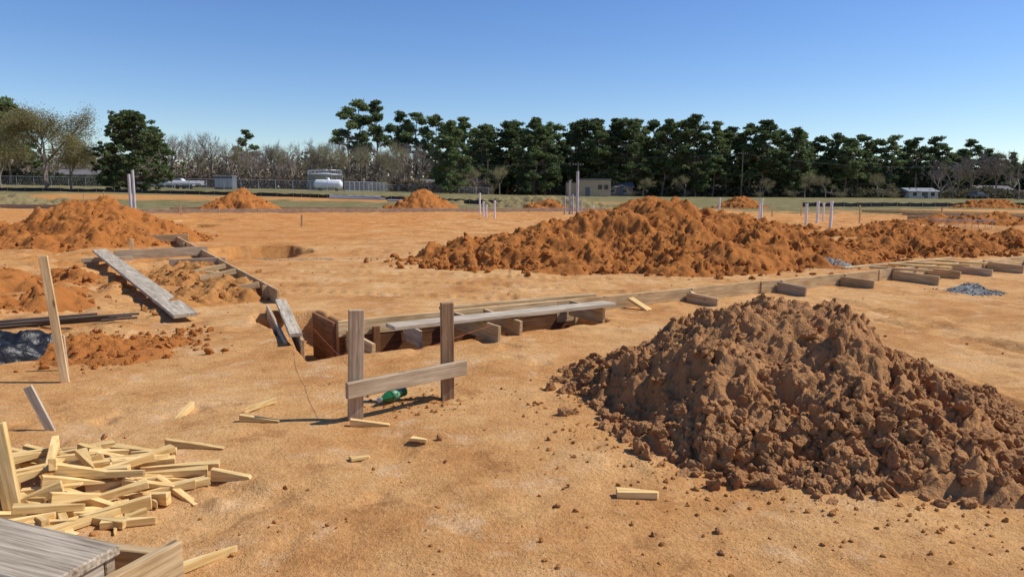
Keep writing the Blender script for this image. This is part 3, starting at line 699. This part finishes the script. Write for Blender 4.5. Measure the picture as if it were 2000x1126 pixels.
obj('tongue',boxmesh('tongue',1.6,.15,.12,M_dgrey,0),tr,(4,0,.7))

def chain(name,x0,y0,x1,y1,h=1.9):
    L=math.hypot(x1-x0,y1-y0);n=int(L/3);P0=[];P1=[];R=[]
    for i in range(n+1):
        t_=i/n;x=x0+(x1-x0)*t_;y=y0+(y1-y0)*t_;z=gzs(x,y);P0.append((x,y,z));P1.append((x,y,z+h));R.append(.045)
        if i<n:
            t2=(i+1)/n;xb=x0+(x1-x0)*t2;yb=y0+(y1-y0)*t2;zb=gzs(xb,yb);P0.append((x,y,z+h));P1.append((xb,yb,zb+h));R.append(.03)
            m=10
            for k in range(m):
                u_=k/m;w_=(k+1.5)/m
                P0.append((x+(xb-x)*u_,y+(yb-y)*u_,z+.05));P1.append((x+(xb-x)*min(w_,1),y+(yb-y)*min(w_,1),z+h));R.append(.006)
                P0.append((x+(xb-x)*u_,y+(yb-y)*u_,z+h));P1.append((x+(xb-x)*min(w_,1),y+(yb-y)*min(w_,1),z+.05));R.append(.006)
    V,F=tubes(P0,P1,R,R,4);return obj(name,mesh_np(name,V,F,[M_steel]))
chain('chain_link_fence',-110,128,-30,128);chain('chain_link_fence',-30,128,-28,160);chain('chain_link_fence',-30,150,-5,150,1.5)

def upole(x,y,h,arm=True,tf=False):
    z=gzs(x,y);e=empty('utility_pole',(x,y,z))
    V,F=tubes([(0,0,-.5)],[(0,0,h)],[.17],[.11],8);obj('pole',mesh_np('pole',V,F,[M_pole],True),e)
    if arm:
        obj('crossarm',boxmesh('crossarm',2.4,.12,.14,M_pole,.01),e,(0,-.14,h-.6))
        for k in(-1.1,-.5,.5,1.1): obj('insulator',lathe('ins',[(0,.04),(.1,.07),(.2,.05),(.22,0)],[M_conduit],8),e,(k,-.14,h-.52))
    if tf:
        obj('transformer',lathe('tf',[(0,0),(0,.26),(.8,.26),(.9,.1),(.9,0)],[M_conduit],14),e,(.42,-.1,h-2.4))
upole(-43,183,12.3,True,True);upole(-37.5,178,10.5,False,True);upole(-31.5,170,8.6,True,True);upole(58,182,11.5,True,False);upole(-60,200,8,False);upole(14.5,160,7.5,True);upole(118,190,9,True);upole(-6,172,8,False)
P0=[];P1=[]
def wire(a,b_,sag=1.0,n=14):
    a=np.array(a);b_=np.array(b_);pr=a
    for k in range(1,n+1):
        t_=k/n;q_=a+(b_-a)*t_;q_=q_-np.array([0,0,4*sag*t_*(1-t_)]);P0.append(tuple(pr));P1.append(tuple(q_));pr=q_
for k in(-1,1):
    wire((-43+k,183,12.9),(58+k,182,10.9),2.2);wire((58+k,182,10.9),(118+k,190,8.4),1.4);wire((-31.5+k,170,9),(14.5+k,160,7.6),1.2)
V,F=tubes(P0,P1,[.009]*len(P0),[.009]*len(P0),3);obj('power_lines',mesh_np('power_lines',V,F,[M_dgrey]))

# ---------------------------------------------------------------- trees
def cards(C,size,r,aspect=1.0):
    n=len(C);a=r.normal(size=(n,3));a/=np.linalg.norm(a,axis=1,keepdims=True)
    b_=r.normal(size=(n,3));b_-=a*(a*b_).sum(1,keepdims=True);b_/=np.linalg.norm(b_,axis=1,keepdims=True)
    s=size*(.5+r.random(n))[:,None]*.5
    V=np.stack([C-a*s-b_*s*.5*aspect,C+a*s-b_*s*.25*aspect,C+a*s*.8+b_*s*.6*aspect,C-a*s*.7+b_*s*.4*aspect],1).reshape(-1,3)
    return V,np.arange(4*n).reshape(-1,4)
def join(parts):
    Vs=[];Fs=[];M=[];o_=0
    for V,F,m in parts: Vs.append(V);Fs.append(F+o_);M.append(np.full(len(F),m));o_+=len(V)
    return np.concatenate(Vs),np.concatenate(Fs),np.concatenate(M)
def pine(seed,h=20,base=.35,R=.19,clumps=75,per=75,card=.55,top=.6,cs=1.0):
    r=np.random.default_rng(seed);parts=[]
    zs=np.linspace(0,h*.96,9);bx_=np.cumsum(r.normal(0,.2,9));by_=np.cumsum(r.normal(0,.2,9));bx_-=bx_[0];by_-=by_[0]
    T=np.stack([bx_,by_,zs],1);rad=np.interp(zs,[0,h],[h*.014,h*.003])
    V,F=tubes(T[:-1],T[1:],rad[:-1],rad[1:],7);parts.append((V,F,0))
    C=[];P0=[];P1=[]
    nm=max(9,clumps//16);ML=[]
    for j in range(nm):
        k=(j+.5+r.uniform(-.4,.4))/nm;k=min(max(k,0),1);a=j*2.4+r.uniform(-.6,.6)
        prof=(1-k)**top*(.5+.5*min(1,k*3.5+.25))
        rr_=h*R*prof*r.uniform(.45,1.05)*(0 if k>.93 else 1)
        ML.append((k,a,rr_,h*R*(.36+.34*r.random())*(.55+.45*(1-k))))
    for i in range(clumps):
        k,a,rr_,mr=ML[i%nm];z=h*(base+(1-base)*k*.97)
        tx=np.interp(z,zs,bx_);ty=np.interp(z,zs,by_)
        q=r.normal(size=3);q/=np.linalg.norm(q);q*=mr*r.random()**.4*np.array([1,1,.62])
        c=np.array([tx+rr_*math.cos(a),ty+rr_*math.sin(a),z+rr_*.15])+q
        c[2]=min(c[2],h*.985)
        cr=h*(.020+.026*r.random())*cs
        q=r.normal(size=(per,3));q/=np.linalg.norm(q,axis=1,keepdims=True);q*=(r.random((per,1))**.6)*cr*np.array([1.25,1.25,.65])
        C.append(c+q);P0.append((tx,ty,z-rr_*.2));P1.append(c)
    for i in range(8):
        z=h*(base*.5+.5*base*r.random());a=r.random()*6.28;P0.append((0,0,z));P1.append((math.cos(a)*h*.05,math.sin(a)*h*.05,z+.3))
    V,F=tubes(P0,P1,np.full(len(P0),h*.0032),np.full(len(P0),h*.001),4);parts.append((V,F,0))
    V,F=cards(np.concatenate(C),card,r);parts.append((V,F,1))
    V,F,m=join(parts);return mesh_np('pine_tree_%d'%seed,V,F,[M_bark,L_pine],False,m)
def bare(seed,h=13,spread=.5,depth=6,bud=0,low=.2,thin=1.0,budsize=.22,bs=.3):
    r=np.random.default_rng(seed);P0=[];P1=[];R0=[];R1=[];tips=[]
    def grow(p,d,L,rad,dep):
        q=p+d*L;P0.append(p);P1.append(q);R0.append(rad);R1.append(rad*.68)
        if dep==0: tips.append(q);return
        n=3 if dep>2 else 4
        for i in range(n):
            nd=d*(.85 if i else 1.1)+r.normal(0,spread,3)*(1 if i else .45);nd[2]+=.12
            nd/=np.linalg.norm(nd);s=r.uniform(.35,1.0) if i else 1
            if dep<=3: tips.append(p+d*L*s)
            grow(p+d*L*s,nd,L*r.uniform(.62,.85),max(rad*.6,.011*thin),dep-1)
    grow(np.zeros(3),np.array([0.,0,1.]),h*low,h*.022,depth)
    sc=h/max(p[2] for p in P1)
    P0=np.array(P0)*sc;P1=np.array(P1)*sc
    V,F=tubes(P0,P1,np.array(R0),np.array(R1),3);parts=[(V,F,0)]
    if bud:
        Tp=np.array(tips)*sc;C=np.repeat(Tp,bud,0)+r.normal(0,bs,(len(Tp)*bud,3))
        V,F=cards(C,budsize,r,.5);parts.append((V,F,1))
    V,F,m=join(parts);return mesh_np('bare_tree_%d'%seed,V,F,[M_barkg,L_bud],False,m)
PN=[pine(100+i,20,[.20,.15,.42,.10,.5,.25][i],[.25,.27,.21,.28,.19,.27][i],[280,300,130,320,110,280][i],50,.46,[.32,.42,.3,.5,.28,.36][i],[1,1,1.1,1,1.15,1][i]) for i in range(6)]
PD=pine(200,12.5,.04,.46,620,80,.30,.55,1.0)
PD2=pine(201,17,.06,.27,380,65,.38,.5,1)
BR=[bare(300+i,13,.42+.05*i,6) for i in range(4)]
BW=bare(400,12.5,.56,6,8,.13,.9,.18,.42)
BW2=bare(401,12.5,.58,6,8,.11,.9,.18,.42)
BL=bare(402,12.5,.55,6,3,.13,.9,.17,.35)
def tree(name,me,u,y,top,native,ws=1,rot=None):
    x=u*y;s=top/native;o=obj(name,me,None,(x,y,gzs(x,y)-.1))
    o.rotation_euler=(0,0,random.uniform(0,6.28) if rot is None else rot);o.scale=(s*ws,s*ws,s);return o
tree('budding_tree',BW,-.650,112,13.2,12.5,ws=1.4,rot=1.0)
tree('budding_tree',BW2,-.715,116,11.8,12.5,ws=1.35,rot=4)
tree('budding_tree',BW2,-.615,122,11.0,12.5,ws=1.1,rot=2)
tree('pine_tree',PD,-.528,114,12.6,12.5,ws=1.0)
tree('pine_tree',PN[1],-.70,150,17.5,20,ws=1.2)
tree('pine_tree',PN[4],-.505,175,14,20)
def pix(u): return (u-1000)/1374
for u,top,y in [(350,12.8,165),(372,14.5,185),(398,13.5,190),(425,13.8,175),(450,12.5,190),(475,13,185),(515,12,190),(540,12.5,180),(565,13.0,195),(590,12.5,185),(612,13.5,190),(635,13.8,195),(655,13,185),(690,12.5,180),(720,12,175),(745,13,185),(770,12.5,175),(800,13,180),(820,12,170),(330,10,160),(215,10,160),(150,12,170),(60,13,165),(20,12,160),(-40,13,165),(500,10,170),(580,9,170)]:
    tree('bare_tree',random.choice(BR),pix(u),y,top,13,ws=random.uniform(.9,1.2))
for u,top,y in [(555,11,175),(625,12,178),(710,11,172),(790,12,172),(470,10.5,175),(400,10,178),(660,10,168),(750,9.5,165)]:
    tree('budding_tree',BL,pix(u),y,top,12.5,ws=.9)
tree('pine_tree',PN[2],pix(495),205,16.2,20)
def vz(v,u,y): return 1.6-(v-(370+.0061*(u-1000)))*y/1387
for u,v,y,k in [(683,206,190,2),(712,204,196,4),(742,206,192,2),(790,214,200,4),(812,222,196,2),(852,226,195,0),(880,232,150,-1),(910,236,190,5),(940,236,185,1),(962,250,198,3),(985,236,186,3),(1012,232,188,1),(1040,234,175,-1),(1062,240,180,-1),(1080,232,196,0),(1108,236,200,3),(1132,226,190,1),(1165,230,186,3),(1190,234,192,5),(1212,229,186,1),(1240,236,190,3),(1268,238,195,0),(1290,236,188,5),(1322,232,192,1),(1350,229,186,3),(1378,234,188,5),(1402,248,190,1),(1425,252,198,3),(1452,238,190,0),(1480,240,188,5),(1508,252,195,1),(1530,252,190,3),(1556,258,195,5),(1585,270,200,1),(1612,262,195,3),(1640,264,190,5),(1662,268,195,0),(1690,276,200,1),(1722,268,198,4),(1745,276,205,3),(1770,266,200,2),(1798,272,205,4),(1822,276,205,0),(1852,284,205,5),(1872,276,210,4),(1895,290,205,3),(1925,296,205,1),(1950,298,205,5),(1980,296,205,3),(2010,294,205,1),(2045,290,200,0),(2090,285,200,3),(45,196,190,4),(20,215,190,2)]:
    x=pix(u)*y;h=(vz(v+random.uniform(-4,10),u,y)-gzs(x,y))
    if k==-1: tree('pine_tree',PD2,pix(u),y,h,17,ws=1.0)
    else: tree('pine_tree',PN[k],pix(u)+random.uniform(-.004,.004),y,h,20,ws=random.uniform(.9,1.15))
for u,v,y in [(1845,300,175),(1880,288,180),(1925,292,178),(1970,300,170),(2020,300,170),(1820,305,180)]:
    tree('bare_tree',random.choice(BR),pix(u),y,vz(v,u,y),13,ws=1.2)
for u,v,y in [(930,330,160),(975,325,165),(1250,345,178),(1330,340,180),(1560,335,180),(1600,340,175),(1700,335,180),(1480,345,175)]:
    tree('budding_tree',BL,pix(u),y,vz(v,u,y),12.5,ws=1.1)
def mass(name,x0,x1,y0,y1,hf,n,size,mat,seed):
    r=np.random.default_rng(seed);x=r.uniform(x0,x1,n);y=r.uniform(y0,y1,n)
    H=hf(x)*(.8+.5*fbm(x*.12,y*.12,3,seed)+.25*vnoise(x*.5,y*.5,seed+1));z=gz(x,y,False)+H*r.random(n)**.8
    V,F=cards(np.stack([x,y,z],1),size,r);obj(name,mesh_np(name,V,F,[mat]))
mass('distant_woods',-25,420,205,250,lambda x:np.interp(x,[-25,-10,60,150,420],[8,13,14,10,9]),60000,1.6,L_brush,500)
mass('distant_thicket',-420,-10,195,235,lambda x:np.interp(x,[-420,-60,-10],[10,10,11]),60000,1.0,L_twig,501)
mass('distant_woods',-900,-380,300,420,lambda x:x*0+16,12000,5,L_brush,502)
mass('distant_woods',400,900,260,420,lambda x:x*0+16,12000,5,L_brush,503)
mass('hedge_row',-80,-5,163,170,lambda x:x*0+3.2,9000,.6,L_twig,504)
mass('hedge_row',-5,150,188,200,lambda x:x*0+3.0,16000,.8,L_brush,505)
mass('hedge_row',-130,-75,150,158,lambda x:x*0+3.0,6000,.6,L_brush,506)

# ---------------------------------------------------------------- light
el=math.radians(48);az=math.atan2(.985,.17)
sd=Vector((math.sin(az)*math.cos(el),math.cos(az)*math.cos(el),math.sin(el)))
L=bpy.data.lights.new('sun','SUN');L.energy=4.8;L.angle=math.radians(.53);L.color=(1,.95,.88)
so=bpy.data.objects.new('sun',L);COL.objects.link(so);so.rotation_euler=sd.to_track_quat('Z','Y').to_euler();so.location=(20,20,30)
w=bpy.data.worlds.new('World');S.world=w;w.use_nodes=True;nt=w.node_tree
sk=nt.nodes.new('ShaderNodeTexSky');sk.sky_type='NISHITA';sk.sun_disc=False;sk.sun_elevation=el;sk.sun_rotation=az
sk.air_density=1.0;sk.dust_density=.1;sk.ozone_density=4.5;sk.altitude=100
hs=nt.nodes.new('ShaderNodeHueSaturation');hs.inputs['Saturation'].default_value=1.18;hs.inputs['Hue'].default_value=.512;nt.links.new(sk.outputs[0],hs.inputs['Color'])
bg=nt.nodes['Background'];bg.inputs['Strength'].default_value=.132;nt.links.new(hs.outputs[0],bg.inputs['Color'])

# ---------------------------------------------------------------- camera
r=math.radians(.35);p=math.atan(193/1387)
cd=bpy.data.cameras.new('camera');cd.sensor_width=36;cd.lens=36*1387/2000;cd.clip_end=6000;cd.clip_start=.05
co=bpy.data.objects.new('camera',cd);COL.objects.link(co)
R0=Vector((1,0,0));U0=Vector((0,math.sin(p),math.cos(p)));Fw=Vector((0,math.cos(p),-math.sin(p)))
Rr=R0*math.cos(r)+U0*math.sin(r);Ur=-R0*math.sin(r)+U0*math.cos(r)
M=Matrix((Rr,Ur,-Fw)).transposed().to_4x4();M.translation=(0,0,1.6);co.matrix_world=M
S.camera=co
S.view_settings.view_transform='Standard';S.view_settings.look='None';S.view_settings.exposure=0
